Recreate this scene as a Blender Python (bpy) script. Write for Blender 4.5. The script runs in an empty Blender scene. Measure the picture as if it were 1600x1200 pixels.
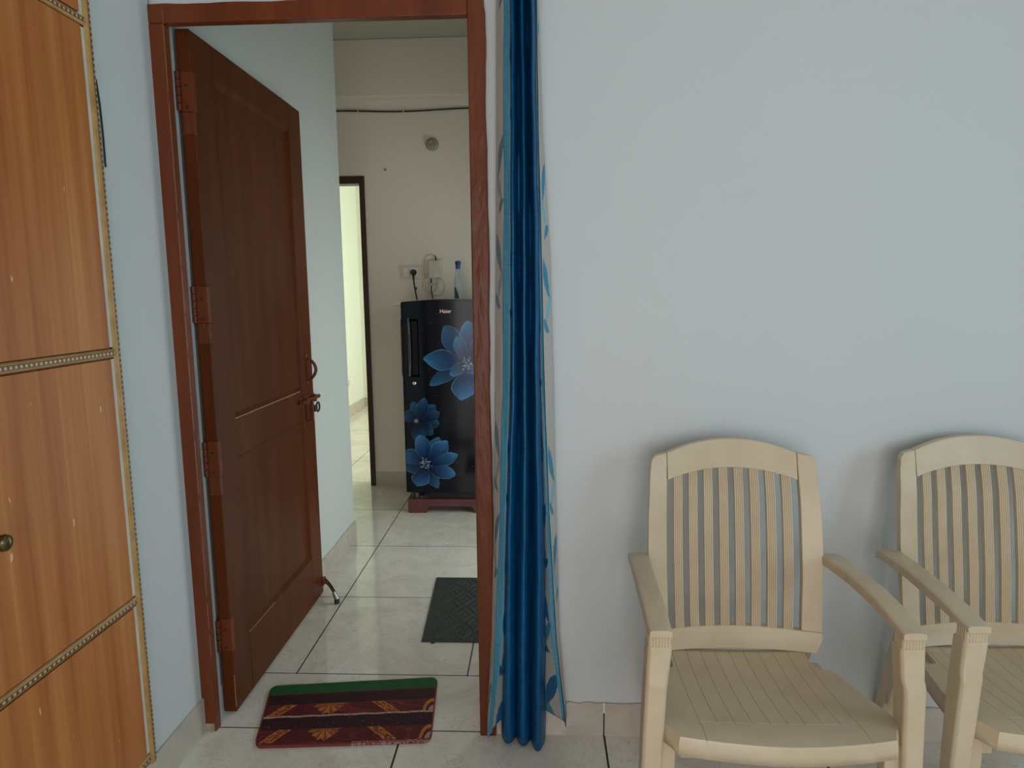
import bpy, bmesh, math, random
import numpy as np
from mathutils import Vector, Matrix
random.seed(7)
SC = bpy.context.scene
COL = SC.collection
PI = math.pi

# ------------------------------------------------------------ camera
cam_data = bpy.data.cameras.new('camera')
cam = bpy.data.objects.new('camera', cam_data)
COL.objects.link(cam)
cam_data.sensor_width = 36.0
cam_data.lens = 1050 / 1600 * 36.0
cam_data.clip_start = 0.02
_p, _y, _r = 0.136116872, 0.0435091221, 0.0105817736
_f = Vector((-math.sin(_y)*math.cos(_p), math.cos(_y)*math.cos(_p), -math.sin(_p)))
_rt = Vector((math.cos(_y), math.sin(_y), 0))
_dn = _f.cross(_rt)
_r2 = math.cos(_r)*_rt + math.sin(_r)*_dn
_d2 = -math.sin(_r)*_rt + math.cos(_r)*_dn
M3 = Matrix((_r2, -_d2, -_f)).transposed()
cam.matrix_world = Matrix.Translation((0, 0, 1.345)) @ M3.to_4x4()
SC.camera = cam

# ------------------------------------------------------------ world, exposure
SC.view_settings.view_transform = 'Standard'
SC.view_settings.look = 'None'
SC.view_settings.gamma = 1
SC.view_settings.use_curve_mapping = False
SC.view_settings.exposure = -0.30
W = bpy.data.worlds.new('world'); SC.world = W; W.use_nodes = True
W.node_tree.nodes['Background'].inputs[0].default_value = (0.75, 0.88, 1.0, 1)
W.node_tree.nodes['Background'].inputs[1].default_value = 0.6

# ------------------------------------------------------------ daylight at the openings and an added rear fill
def area(name, loc, target, sx, sy, power, color):
    l = bpy.data.lights.new(name, 'AREA'); l.shape = 'RECTANGLE'
    l.size = sx; l.size_y = sy; l.energy = power; l.color = color
    o = bpy.data.objects.new(name, l); COL.objects.link(o)
    o.location = loc
    d = Vector(target) - Vector(loc)
    o.rotation_euler = d.to_track_quat('-Z', 'Y').to_euler()
    return o
area('window_daylight', (2.62, -0.30, 1.45), (1.0, -0.30, 1.45), 1.7, 1.15, 37, (0.46, 0.83, 1.0))
area('rear_fill_light', (0.2, -2.62, 1.08), (0.2, 0.0, 1.08), 2.4, 2.05, 64, (1.0, 0.92, 0.86))  # warm fill added behind the camera, from an unseen opening
area('hall_daylight', (0.52, 3.32, 0.88), (-1, 3.32, 0.88), 1.1, 1.65, 17, (0.88, 1.0, 0.96))
area('far_room_daylight', (1.12, 6.3, 1.3), (0, 6.3, 1.3), 2.2, 2.0, 90, (0.93, 1.0, 0.84))

# ------------------------------------------------------------ helpers
def s2l(v):
    v = v / 255.0
    return v/12.92 if v <= 0.04045 else ((v+0.055)/1.055)**2.4
def C(r, g, b): return (s2l(r), s2l(g), s2l(b), 1.0)

class MB:
    def __init__(s): s.v = []; s.f = []; s.uv = None
    def add(s, vs, fs):
        n = len(s.v); s.v += [tuple(p) for p in vs]; s.f += [tuple(i+n for i in f) for f in fs]; return s
    def box(s, x0, x1, y0, y1, z0, z1):
        vs = [(x0,y0,z0),(x1,y0,z0),(x1,y1,z0),(x0,y1,z0),(x0,y0,z1),(x1,y0,z1),(x1,y1,z1),(x0,y1,z1)]
        return s.add(vs, [(0,3,2,1),(4,5,6,7),(0,1,5,4),(1,2,6,5),(2,3,7,6),(3,0,4,7)])
    def loft(s, rings, cap=True, closed=True):
        n = len(rings[0]); vs = [p for r in rings for p in r]; fs = []
        for k in range(len(rings)-1):
            for i in range(n if closed else n-1):
                j = (i+1) % n
                fs.append((k*n+i, k*n+j, (k+1)*n+j, (k+1)*n+i))
        if cap and closed:
            fs.append(tuple(range(n-1, -1, -1))); m = (len(rings)-1)*n
            fs.append(tuple(m+i for i in range(n)))
        return s.add(vs, fs)
    def grid(s, rows, thick=None):
        """rows: list of lists of points; thick: vector function giving the far side"""
        n = len(rows[0]); m = len(rows)
        vs = [p for r in rows for p in r]; fs = []
        for a in range(m-1):
            for b in range(n-1):
                fs.append((a*n+b, a*n+b+1, (a+1)*n+b+1, (a+1)*n+b))
        if thick:
            o = len(vs); vs2 = [tuple(Vector(p)+Vector(thick)) for p in vs]
            fs2 = [tuple(i+o for i in reversed(f)) for f in fs]
            ring = [b for b in range(n)] + [a*n+n-1 for a in range(1, m)] + [(m-1)*n+b for b in range(n-2, -1, -1)] + [a*n for a in range(m-2, 0, -1)]
            side = []
            for i in range(len(ring)):
                j = (i+1) % len(ring)
                side.append((ring[j], ring[i], ring[i]+o, ring[j]+o))
            vs = vs + vs2; fs = fs + fs2 + side
        return s.add(vs, fs)
    def tube(s, path, r, n=10, cap=True):
        P = [Vector(p) for p in path]; rings = []
        up = Vector((0, 0, 1)); prev = None
        for i, p in enumerate(P):
            t = (P[min(i+1, len(P)-1)] - P[max(i-1, 0)]).normalized()
            if prev is None:
                a = t.cross(up)
                if a.length < 1e-3: a = t.cross(Vector((1, 0, 0)))
                a.normalize()
            else:
                a = (prev - t*prev.dot(t)).normalized()
            prev = a; b = t.cross(a)
            rr = r[i] if isinstance(r, (list, tuple)) else r
            rings.append([tuple(p + rr*(math.cos(2*PI*k/n)*a + math.sin(2*PI*k/n)*b)) for k in range(n)])
        return s.loft(rings, cap)
    def lathe(s, prof, c=(0,0,0), n=24, axis='z'):
        """prof: (r, h) pairs"""
        rings = []
        for r, h in prof:
            ring = []
            for k in range(n):
                a = 2*PI*k/n; u, w = max(r, 1e-5)*math.cos(a), max(r, 1e-5)*math.sin(a)
                q = {'z': (u, w, h), 'y': (u, h, w), 'x': (h, u, w)}[axis]
                ring.append((q[0]+c[0], q[1]+c[1], q[2]+c[2]))
            rings.append(ring)
        return s.loft(rings)
    def poly(s, pts, axis, a0, a1):
        """2-D polygon extruded along an axis: x -> (y,z), y -> (x,z), z -> (x,y)"""
        def q(p, a): return {'x': (a, p[0], p[1]), 'y': (p[0], a, p[1]), 'z': (p[0], p[1], a)}[axis]
        return s.loft([[q(p, a0) for p in pts], [q(p, a1) for p in pts]])

def base_of(vs):
    xs = [p[0] for p in vs]; ys = [p[1] for p in vs]; zs = [p[2] for p in vs]
    return Vector(((min(xs)+max(xs))/2, (min(ys)+max(ys))/2, min(zs)))
ORG = {}
def obj(name, mb, mat, parent=None, bevel=0, seg=2, smooth=False, angle=35, recalc=True):
    me = bpy.data.meshes.new(name)
    if parent is None:
        org = base_of(mb.v)
    elif parent.name in ORG:
        org = ORG[parent.name]
    else:
        org = Vector((0, 0, 0))
    me.from_pydata([tuple(Vector(p)-org) for p in mb.v], [], mb.f)
    if recalc:
        b = bmesh.new(); b.from_mesh(me); bmesh.ops.recalc_face_normals(b, faces=b.faces); b.to_mesh(me); b.free()
    me.materials.append(mat)
    o = bpy.data.objects.new(name, me); COL.objects.link(o)
    if parent is None: o.location = org
    else: o.parent = parent
    ORG[o.name] = org
    if bevel:
        m = o.modifiers.new('bevel', 'BEVEL'); m.width = bevel; m.segments = seg; m.limit_method = 'ANGLE'; m.angle_limit = math.radians(30)
        m.harden_normals = False
    if smooth:
        me.polygons.foreach_set('use_smooth', [True]*len(me.polygons))
        try: me.set_sharp_from_angle(angle=math.radians(angle))
        except Exception: pass
    return o
def thing(name, loc, label=None, cat=None, group=None, kind=None):
    o = bpy.data.objects.new(name, None); COL.objects.link(o); o.location = loc
    o.empty_display_size = 0.05; ORG[o.name] = Vector(loc)
    return tag(o, label, cat, group, kind)
def tag(o, label=None, cat=None, group=None, kind=None):
    if label: o['label'] = label
    if cat: o['category'] = cat
    if group: o['group'] = group
    if kind: o['kind'] = kind
    return o
def struct(name, mb, mat, **k):
    return tag(obj(name, mb, mat, **k), kind='structure')
def sol(o, t, off=0):
    m = o.modifiers.new('solid', 'SOLIDIFY'); m.thickness = t; m.offset = off; return o

# ------------------------------------------------------------ node helpers
class NT:
    def __init__(s, name):
        s.m = bpy.data.materials.new(name); s.m.use_nodes = True
        s.t = s.m.node_tree; s.b = s.t.nodes['Principled BSDF']
    def n(s, typ, **k):
        nd = s.t.nodes.new(typ)
        for a, v in k.items(): setattr(nd, a, v)
        return nd
    def link(s, a, b): s.t.links.new(a, b)
    def pos(s):
        return s.n('ShaderNodeNewGeometry').outputs['Position']
    def objc(s): return s.n('ShaderNodeTexCoord').outputs['Object']
    def xyz(s, v):
        q = s.n('ShaderNodeSeparateXYZ'); s.link(v, q.inputs[0]); return q.outputs
    def mapping(s, v, scale=(1,1,1), loc=(0,0,0)):
        q = s.n('ShaderNodeMapping'); s.link(v, q.inputs[0]); q.inputs['Scale'].default_value = scale; q.inputs['Location'].default_value = loc
        return q.outputs[0]
    def noise(s, v, scale, detail=3, rough=0.5, dist=0):
        q = s.n('ShaderNodeTexNoise'); s.link(v, q.inputs['Vector'])
        q.inputs['Scale'].default_value = scale; q.inputs['Detail'].default_value = detail
        q.inputs['Roughness'].default_value = rough; q.inputs['Distortion'].default_value = dist
        return q.outputs['Fac']
    def math(s, op, a, b=None, c=None):
        q = s.n('ShaderNodeMath', operation=op)
        for i, x in enumerate((a, b, c)):
            if x is None: continue
            if isinstance(x, (int, float)): q.inputs[i].default_value = x
            else: s.link(x, q.inputs[i])
        return q.outputs[0]
    def ramp(s, fac, stops):
        q = s.n('ShaderNodeValToRGB'); s.link(fac, q.inputs[0])
        e = q.color_ramp.elements
        while len(e) < len(stops): e.new(0.5)
        for i, (p, c) in enumerate(stops): e[i].position = p; e[i].color = c
        return q.outputs[0]
    def mix(s, fac, a, b, mode='MIX'):
        q = s.n('ShaderNodeMix', data_type='RGBA', blend_type=mode)
        for i, x in ((0, fac), (6, a), (7, b)):
            if isinstance(x, (int, float, tuple)): q.inputs[i].default_value = x
            else: s.link(x, q.inputs[i])
        return q.outputs[2]
    def bump(s, h, strength=0.3, dist=0.002):
        q = s.n('ShaderNodeBump'); s.link(h, q.inputs['Height'])
        q.inputs['Strength'].default_value = strength; q.inputs['Distance'].default_value = dist
        s.link(q.outputs[0], s.b.inputs['Normal'])
    def set(s, color=None, rough=None, metal=None, spec=None, **k):
        for key, v in (('Base Color', color), ('Roughness', rough), ('Metallic', metal), ('Specular IOR Level', spec)):
            if v is None: continue
            if isinstance(v, (int, float, tuple)): s.b.inputs[key].default_value = v
            else: s.link(v, s.b.inputs[key])
        for key, v in k.items(): s.b.inputs[key.replace('_', ' ')].default_value = v
        return s.m

def plain(name, col, rough=0.5, metal=0.0, var=0.12, scale=12, bump=0.0, bscale=80, **k):
    t = NT(name); p = t.objc()
    n = t.noise(p, scale, 4)
    dark = tuple(c*(1-var) for c in col[:3]) + (1,); lite = tuple(min(1, c*(1+var)) for c in col[:3]) + (1,)
    colr = t.ramp(n, [(0.3, dark), (0.7, lite)])
    if bump: t.bump(t.noise(p, bscale, 3), bump, 0.001)
    return t.set(color=colr, rough=rough, metal=metal, **k)

def wall_paint(name, col, smudge=True):
    t = NT(name); p = t.pos()
    n = t.noise(p, 1.3, 3)
    c1 = tuple(x*0.97 for x in col[:3]) + (1,)
    base = t.ramp(n, [(0.3, c1), (0.7, col)])
    if smudge:      # a few grubby touch marks
        m = t.noise(p, 9.0, 2, 0.6, 0.6)
        f = t.ramp(m, [(0.70, (0,0,0,1)), (0.80, (0.10,0.10,0.10,1))])
        base = t.mix(f, base, C(125, 110, 95))
    t.bump(t.noise(p, 55, 4), 0.12, 0.002)
    return t.set(color=base, rough=0.62)
M_wall = wall_paint('white_wall_paint', (0.595, 0.612, 0.615, 1))
M_hall = wall_paint('cream_wall_paint', (0.76, 0.69, 0.60, 1))
M_hallw = wall_paint('hall_white_paint', (0.60, 0.63, 0.60, 1))
M_far = wall_paint('pale_green_paint', (0.74, 0.76, 0.66, 1), False)
M_ceil = wall_paint('ceiling_paint', (0.72, 0.73, 0.70, 1), False)

# tiled floor: one marble tile pattern, joint lines at the measured places
def floor_mat():
    t = NT('vitrified_floor_tiles'); p = t.pos(); x, y, z = t.xyz(p)
    def joint(v, o, pitch, w):
        a = t.math('MULTIPLY', t.math('SUBTRACT', v, o), 1.0/pitch)
        fr = t.math('SUBTRACT', a, t.math('ROUND', a))
        d = t.math('MULTIPLY', t.math('ABSOLUTE', fr), pitch)
        return t.math('LESS_THAN', d, w/2)
    hx = joint(x, -0.879, 0.6135, 0.0050); hy = joint(y, 2.209, 0.6085, 0.0045)
    fx = joint(x, -0.434, 0.6215, 0.0060); fy = joint(y, 1.9045, 0.609, 0.0045)
    strip = joint(x, -0.434, 1.9, 0.0)
    inhall = t.math('GREATER_THAN', y, 2.204)
    infront = t.math('LESS_THAN', y, 1.908)
    H = t.math('MULTIPLY', inhall, t.math('MAXIMUM', hx, hy))
    F = t.math('MULTIPLY', infront, t.math('MAXIMUM', fx, fy))
    J = t.math('MAXIMUM', H, F)
    n1 = t.noise(p, 3.2, 6, 0.62, 1.2)
    base = t.ramp(n1, [(0.30, (0.64,0.58,0.50,1)), (0.5, (0.75,0.70,0.62,1)), (0.72, (0.82,0.78,0.71,1))])
    n2 = t.noise(t.mapping(p, (1, 1, 1), (5, 2, 0)), 7.0, 5, 0.6, 2.2)
    vein = t.ramp(t.math('ABSOLUTE', t.math('SUBTRACT', n2, 0.5)), [(0.0, (0.35,)*3+(1,)), (0.018, (0,0,0,1))])
    base = t.mix(vein, base, (0.40, 0.33, 0.26, 1))
    n3 = t.noise(p, 26, 2); dirt = t.ramp(n3, [(0.75, (0,0,0,1)), (0.79, (0.75,)*3+(1,))])
    base = t.mix(dirt, base, (0.10, 0.08, 0.06, 1))
    col = t.mix(J, base, (0.022, 0.018, 0.012, 1))
    inv = t.math('SUBTRACT', 1.0, J)
    t.bump(inv, 0.5, 0.0015)
    rough = t.math('ADD', t.math('MULTIPLY', J, 0.6), t.math('ADD', 0.045, t.math('MULTIPLY', t.noise(p, 14, 3), 0.07)))
    return t.set(color=col, rough=rough, spec=0.5)
M_floor = floor_mat()
def skirt_mat():
    t = NT('skirting_tile'); p = t.pos()
    n1 = t.noise(p, 9, 5, 0.6, 1.0)
    base = t.ramp(n1, [(0.3, (0.45,0.39,0.33,1)), (0.7, (0.58,0.52,0.45,1))])
    t.bump(t.noise(p, 60, 3), 0.08, 0.001)
    return t.set(color=base, rough=0.28)
M_skirt = skirt_mat()

def brown_paint(name, col, lumps=0.0, rough_=0.33, spec_=0.22):
    t = NT(name); p = t.objc()
    n = t.noise(t.mapping(p, (14, 14, 1.6)), 1.0, 4)
    d = tuple(c*0.78 for c in col[:3])+(1,); l = tuple(c*1.2 for c in col[:3])+(1,)
    base = t.ramp(n, [(0.3, d), (0.7, l)])
    chips = t.ramp(t.noise(t.mapping(p, (75, 75, 40)), 1.0, 2, 0.4), [(0.80, (0,0,0,1)), (0.83, (0.6,)*3+(1,))])
    base = t.mix(chips, base, C(190, 160, 130))
    h = t.math('ADD', t.math('MULTIPLY', t.noise(t.mapping(p, (26, 26, 9)), 1.0, 3), 1.0 + lumps*3), t.math('MULTIPLY', t.noise(t.mapping(p, (160,160,20)), 1.0, 2), 0.25))
    t.bump(h, 0.25 + lumps*0.5, 0.004)
    return t.set(color=base, rough=rough_, spec=spec_)
M_frame = brown_paint('brown_enamel_frame', (0.150, 0.036, 0.0125, 1), 0.2)
M_framel = brown_paint('brown_enamel_lumpy', (0.135, 0.034, 0.014, 1), 0.7)
M_door = brown_paint('brown_enamel_door', (0.095, 0.024, 0.006, 1), 0.0, 0.40, 0.12)
M_dark = plain('dark_brown_wood', (0.045, 0.016, 0.011, 1), 0.45)
M_chip_lit = plain('bare_or_lit_edge', C(165, 120, 90), 0.7)  # bare chipped edges, also the painted ledge highlights on the leaf

def laminate():
    t = NT('cherry_wood_laminate'); p = t.objc()
    n = t.noise(t.mapping(p, (20, 20, 0.55)), 1.0, 5, 0.55, 0.25)
    base = t.ramp(n, [(0.28, (0.32,0.088,0.022,1)), (0.42, (0.45,0.140,0.036,1)), (0.55, (0.53,0.190,0.052,1)), (0.66, (0.62,0.255,0.080,1)), (0.8, (0.44,0.145,0.038,1))])
    fine = t.noise(t.mapping(p, (130, 130, 2.2)), 1.0, 3)
    base = t.mix(t.math('MULTIPLY', fine, 0.30), base, (0.23, 0.07, 0.025, 1))
    chips = t.ramp(t.noise(t.mapping(p, (75, 75, 17)), 1.0, 1, 0.3), [(0.785, (0,0,0,1)), (0.80, (0.9,)*3+(1,))])
    base = t.mix(chips, base, C(225, 190, 150))
    return t.set(color=base, rough=0.42, spec=0.22)
M_lam = laminate()
def inlay():
    """gold moulding with a band of small light and dark squares; UV: u metres along, v 0..1 across"""
    t = NT('gold_inlay_moulding'); uv = t.n('ShaderNodeUVMap').outputs[0]; u, v, _ = t.xyz(uv)
    fr = t.math('FRACT', t.math('MULTIPLY', u, 1/0.0135))
    sq = t.math('LESS_THAN', t.math('ABSOLUTE', t.math('SUBTRACT', fr, 0.5)), 0.24)
    dv = t.math('ABSOLUTE', t.math('SUBTRACT', v, 0.5))
    band = t.math('LESS_THAN', dv, 0.13)
    wide = t.math('LESS_THAN', dv, 0.25)
    gold = t.ramp(t.noise(t.objc(), 30, 3), [(0.3, (0.36,0.19,0.055,1)), (0.7, (0.50,0.29,0.095,1))])
    c = t.mix(wide, gold, (0.17, 0.075, 0.03, 1))
    c2 = t.mix(sq, (0.11, 0.055, 0.025, 1), (0.56, 0.42, 0.23, 1))
    c = t.mix(band, c, c2)
    return t.set(color=c, rough=0.4)
M_inlay = inlay()
M_cream = plain('cream_edge_band', C(205, 198, 188), 0.6)

def vcol(name, rough=0.5, weave=0.0, spec=0.4, **k):
    t = NT(name); a = t.n('ShaderNodeAttribute'); a.attribute_name = 'Col'
    if weave: t.bump(t.noise(t.mapping(t.objc(), (300, 300, 300)), 1.0, 2), weave, 0.001)
    return t.set(color=a.outputs['Color'], rough=rough, spec=spec, **k)
M_chair = None
def chair_plastic():
    t = NT('beige_moulded_plastic'); p = t.objc()
    n = t.noise(p, 9, 4, 0.6)
    base = t.ramp(n, [(0.25, (0.54,0.415,0.27,1)), (0.6, (0.60,0.475,0.325,1)), (0.8, (0.635,0.515,0.36,1))])
    t.bump(t.noise(t.mapping(p, (220, 220, 60)), 1.0, 2), 0.06, 0.0008)
    return t.set(color=base, rough=0.36, spec=0.45)
M_chair = chair_plastic()
def satin(name, c0, c1, rough=0.38):
    t = NT(name); p = t.objc()
    n = t.noise(t.mapping(p, (40, 40, 420)), 1.0, 3)
    n2 = t.noise(t.mapping(p, (300, 300, 12)), 1.0, 2)
    base = t.ramp(t.math('MULTIPLY', t.math('ADD', n, n2), 0.5), [(0.36, c0), (0.64, c1)])
    t.bump(n, 0.10, 0.001)
    return t.set(color=base, rough=rough, spec=0.45)
M_satin = satin('royal_blue_satin', (0.0015, 0.052, 0.145, 1), (0.003, 0.120, 0.285, 1))
M_satin.node_tree.nodes['Principled BSDF'].inputs['Metallic'].default_value = 0.35
M_teal = satin('teal_border_fabric', (0.030, 0.185, 0.30, 1), (0.075, 0.27, 0.39, 1), 0.55)
M_navy = plain('navy_fabric_hem', (0.004, 0.02, 0.05, 1), 0.7)
M_print = vcol('printed_curtain_fabric', 0.7, 0.2)
M_brass = plain('antique_brass', (0.17, 0.13, 0.055, 1), 0.30, 1.0)
M_steel = plain('worn_steel', (0.45, 0.44, 0.41, 1), 0.3, 1.0)
M_rubber = plain('black_rubber', (0.012, 0.013, 0.012, 1), 0.55)
M_black = plain('black_gloss_plastic', (0.010, 0.011, 0.014, 1), 0.18)
M_fside = plain('fridge_side_paint', (0.016, 0.020, 0.030, 1), 0.32)
M_fdoor = vcol('fridge_glass_door', 0.12, spec=0.22)
M_silver = plain('brushed_silver_trim', (0.6, 0.58, 0.54, 1), 0.25, 1.0)
M_letter = plain('champagne_lettering', (0.62, 0.50, 0.42, 1), 0.35, 0.3)
M_stand = plain('maroon_plastic_stand', (0.105, 0.028, 0.028, 1), 0.4)
M_plate = plain('ivory_plastic', (0.62, 0.58, 0.48, 1), 0.4)
M_plate2 = plain('ivory_plastic_cable', (0.50, 0.45, 0.33, 1), 0.5)
M_white = plain('white_plastic', (0.75, 0.73, 0.68, 1), 0.4)
M_cap = plain('blue_plastic_cap', (0.004, 0.055, 0.19, 1), 0.35)
M_mat = vcol('printed_door_mat', 0.72, 0.35)
M_matr = plain('grey_green_rubber', (0.026, 0.033, 0.030, 1), 0.55, bump=0.3)
def glass():
    t = NT('clear_bottle_plastic'); t.set(color=(0.80, 0.88, 0.90, 1), rough=0.08)
    t.b.inputs['Transmission Weight'].default_value = 0.9; t.b.inputs['IOR'].default_value = 1.3
    return t.m
M_bottle = glass()

# ------------------------------------------------------------ room shell
XL, YW, ZC = -1.053, 1.904, 2.95           # left wall face, door wall face, ceiling
XH = -1.037                                 # hall left wall face
mb = MB().box(-1.25, 2.6, -2.6, 1.9045, -0.08, 0)
mb.box(-2.6, 1.6, 1.9045, 4.69, -0.08, 0).box(-2.25, 1.1, 4.69, 8.1, -0.08, 0)
struct('floor', mb, M_floor, recalc=True)
mb = MB().box(-1.25, 2.6, -2.6, 1.95, ZC, ZC+0.08).box(-2.25, 1.1, 4.69, 8.1, ZC, ZC+0.08)
struct('ceiling', mb, M_ceil)
struct('ceiling', MB().box(-2.6, 1.6, 1.9501, 4.6899, ZC, ZC+0.08), wall_paint('dimmed_ceiling_paint', (0.44, 0.41, 0.35, 1), False))  # hall ceiling coloured darker to cut bounce and dim the upper hall
# left wall of the front room
struct('wall_left', MB().box(-1.25, XL, -2.6, 1.888, 0, ZC), M_wall)
# door wall
mb = MB().box(-0.146, 2.6, YW, 1.99, 0, ZC).box(-1.25, -0.146, YW, 1.99, 2.127, ZC).box(-1.25, -1.065, 1.889, 1.9155, 0, 2.127).box(-1.25, -1.0295, 1.9155, 1.962, 0, 2.127)
struct('wall_back', mb, M_wall)
# right wall with a window opening
mb = MB().box(2.45, 2.6, -2.6, -1.15, 0, ZC).box(2.45, 2.6, 0.55, YW, 0, ZC).box(2.45, 2.6, -1.15, 0.55, 0, 0.88).box(2.45, 2.6, -1.15, 0.55, 2.02, ZC)
struct('wall_right', mb, M_wall)
mb = MB()
for a, b in ((-1.15, -1.11), (-0.32, -0.28), (0.51, 0.55)): mb.box(2.50, 2.55, a, b, 0.88, 2.02)
mb.box(2.50, 2.55, -1.15, 0.55, 0.88, 0.92).box(2.50, 2.55, -1.15, 0.55, 1.98, 2.02)
struct('window_1', mb, M_frame)
mb = MB().box(-1.25, -1.0, -2.6, -2.45, 0, ZC).box(1.4, 2.6, -2.6, -2.45, 0, ZC).box(-1.0, 1.4, -2.6, -2.45, 2.12, ZC)
struct('wall_front', mb, M_wall)
# hall
struct('wall_hall_left', MB().box(-1.25, XH, 1.963, 3.549, 0, ZC), M_hallw, bevel=0.006)
struct('wall_hall_alcove', MB().box(-2.6, -1.2501, 3.43, 3.549, 0, ZC).box(-2.6, -2.5, 3.55, 4.569, 0, ZC), M_hall)
mb = MB().box(-1.168, 1.6, 4.57, 4.69, 0, ZC).box(-2.6, -2.0, 4.57, 4.69, 0, ZC).box(-2.0, -1.168, 4.57, 4.69, 2.12, ZC)
struct('wall_hall_back', mb, M_hall)
struct('trim_1', MB().box(-2.49, 0.349, 4.49, 4.569, 2.60, ZC-0.001), M_hall, bevel=0.004)   # beam above the cable
mb = MB().box(0.35, 0.47, 1.991, 2.75, 0, ZC).box(0.35, 0.47, 3.9, 4.569, 0, ZC).box(0.35, 0.47, 2.75, 3.9, 1.72, ZC)
struct('wall_hall_right', mb, M_hall)  # unseen side wall, added with a low opening for the hall light
# far room
struct('wall_far_left', MB().box(-2.25, -2.14, 4.691, 8.1, 0, ZC), M_far)
struct('wall_far_back', MB().box(-2.139, 1.1, 7.96, 8.1, 0, ZC), M_far)
mb = MB().box(0.98, 1.1, 4.691, 5.2, 0, ZC).box(0.98, 1.1, 7.4, 7.959, 0, ZC).box(0.98, 1.1, 5.2, 7.4, 0, 0.3).box(0.98, 1.1, 5.2, 7.4, 2.3, ZC)
struct('wall_far_right', mb, M_far)

# skirting tiles
def skirt_wavy(x0, x1, y0, y1, z, seed=1, alongx=True):
    """skirting whose top line wobbles where the paint laps over it"""
    rnd = random.Random(seed); mbx = MB(); n = 40
    a0, a1 = (x0, x1) if alongx else (y0, y1)
    rings = []; zz = z
    for i in range(n+1):
        a = a0 + (a1-a0)*i/n; zz = z + 0.0022*math.sin(i*0.9+seed) + rnd.uniform(-0.001, 0.001)
        if alongx: rings.append([(a, y0, 0), (a, y1, 0), (a, y1, zz), (a, y0, zz)])
        else: rings.append([(x0, a, 0), (x1, a, 0), (x1, a, zz), (x0, a, zz)])
    return mbx.loft(rings)
struct('baseboard_back', (lambda m: m)(skirt_wavy(-0.14, 0.1845, 1.896, 1.9035, 0.106, 2)), M_skirt)
mbx = skirt_wavy(0.1885, 1.30, 1.896, 1.9035, 0.106, 3); m2 = skirt_wavy(1.304, 2.449, 1.896, 1.9035, 0.106, 4)
mbx.add(m2.v, m2.f); struct('baseboard_right', mbx, M_skirt)
struct('trim_2', MB().box(0.1845, 0.1885, 1.899, 1.9035, 0.0, 0.075), M_rubber)   # dark open joint
struct('trim_3', MB().box(0.1838, 0.1892, 1.8955, 1.9035, 0.075, 0.107), M_white)  # filler smear in the joint
struct('baseboard_left', skirt_wavy(XL, -1.046, -2.4, 1.884, 0.110, 5, False), M_skirt)
m = skirt_wavy(XH, -1.030, 1.95, 3.40, 0.10, 6, False)
m2 = skirt_wavy(XH, -1.030, 3.403, 3.556, 0.10, 7, False); m.add(m2.v, m2.f)
struct('baseboard_hall_left', m, M_skirt)
struct('baseboard_hall_back', skirt_wavy(-1.166, 0.345, 4.561, 4.5695, 0.098, 8), M_skirt)
m = skirt_wavy(-2.139, -2.130, 4.75, 7.95, 0.10, 9, False); m2 = skirt_wavy(-2.129, 0.97, 7.951, 7.959, 0.10, 10); m.add(m2.v, m2.f)
struct('baseboard_far', m, M_skirt)

# ------------------------------------------------------------ entrance door with its frame
D1 = thing('door_1', (-1.0, 1.93, 0), kind='structure')
FY0, FY1 = 1.884, 1.915
fr = thing('door_frame', (-1.0, 1.93, 0)); fr.parent = D1; fr.location = (0, 0, 0)
bpy.data.objects.remove(fr)
rnd = random.Random(3)
def jamb(x0, x1, z0, z1, wob, side):
    rings = []
    for i in range(61):
        z = z0 + (z1-z0)*i/60
        w = wob*(math.sin(z*9.0+1)*0.5 + math.sin(z*23)*0.3 + rnd.uniform(-0.3, 0.3))
        xa, xb = (x0 + w, x1) if side < 0 else (x0, x1 + w)
        if z > z1-0.05 and side > 0: xb -= 0.010*((z-(z1-0.05))/0.05)**2
        rings.append([(xa, FY0, z), (xb, FY0, z), (xb, FY1, z), (xa, FY1, z)])
    return MB().loft(rings)
fl = obj('door_frame', jamb(-1.0635, -1.0125, 0.0, 2.072, 0.0015, -1), M_frame, D1, bevel=0.003)
frr = obj('door_frame', jamb(-0.191, -0.1435, 0.0, 2.118, 0.0030, 1), M_framel, D1, bevel=0.004)
rings = []
for i in range(41):
    x = -1.0635 + (1.0635-0.191)*i/40; w = 0.0012*math.sin(i*0.7) + rnd.uniform(-0.0006, 0.0006)
    rings.append([(x, FY0, 2.0725), (x, FY1, 2.0725), (x, FY1, 2.1215+w), (x, FY0, 2.1215+w)])
obj('door_frame', MB().loft(rings), M_frame, D1, bevel=0.003)
# worn light edge along the left jamb
m = MB(); z = 0.25
while z < 2.0:
    L = rnd.uniform(0.05, 0.22); m.box(-1.0127, -1.0121, FY0-0.0004, FY0+0.0006, z, z+L); z += L + rnd.uniform(0.002, 0.03)
obj('worn_or_lit_edge', m, M_chip_lit, D1)
obj('frame_base_dirt', MB().box(-1.0655, -1.018, FY0-0.0012, FY0, 0.0, 0.026), plain('cement_smear', (0.30, 0.26, 0.21, 1), 0.9, var=0.35, scale=40), D1)

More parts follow.
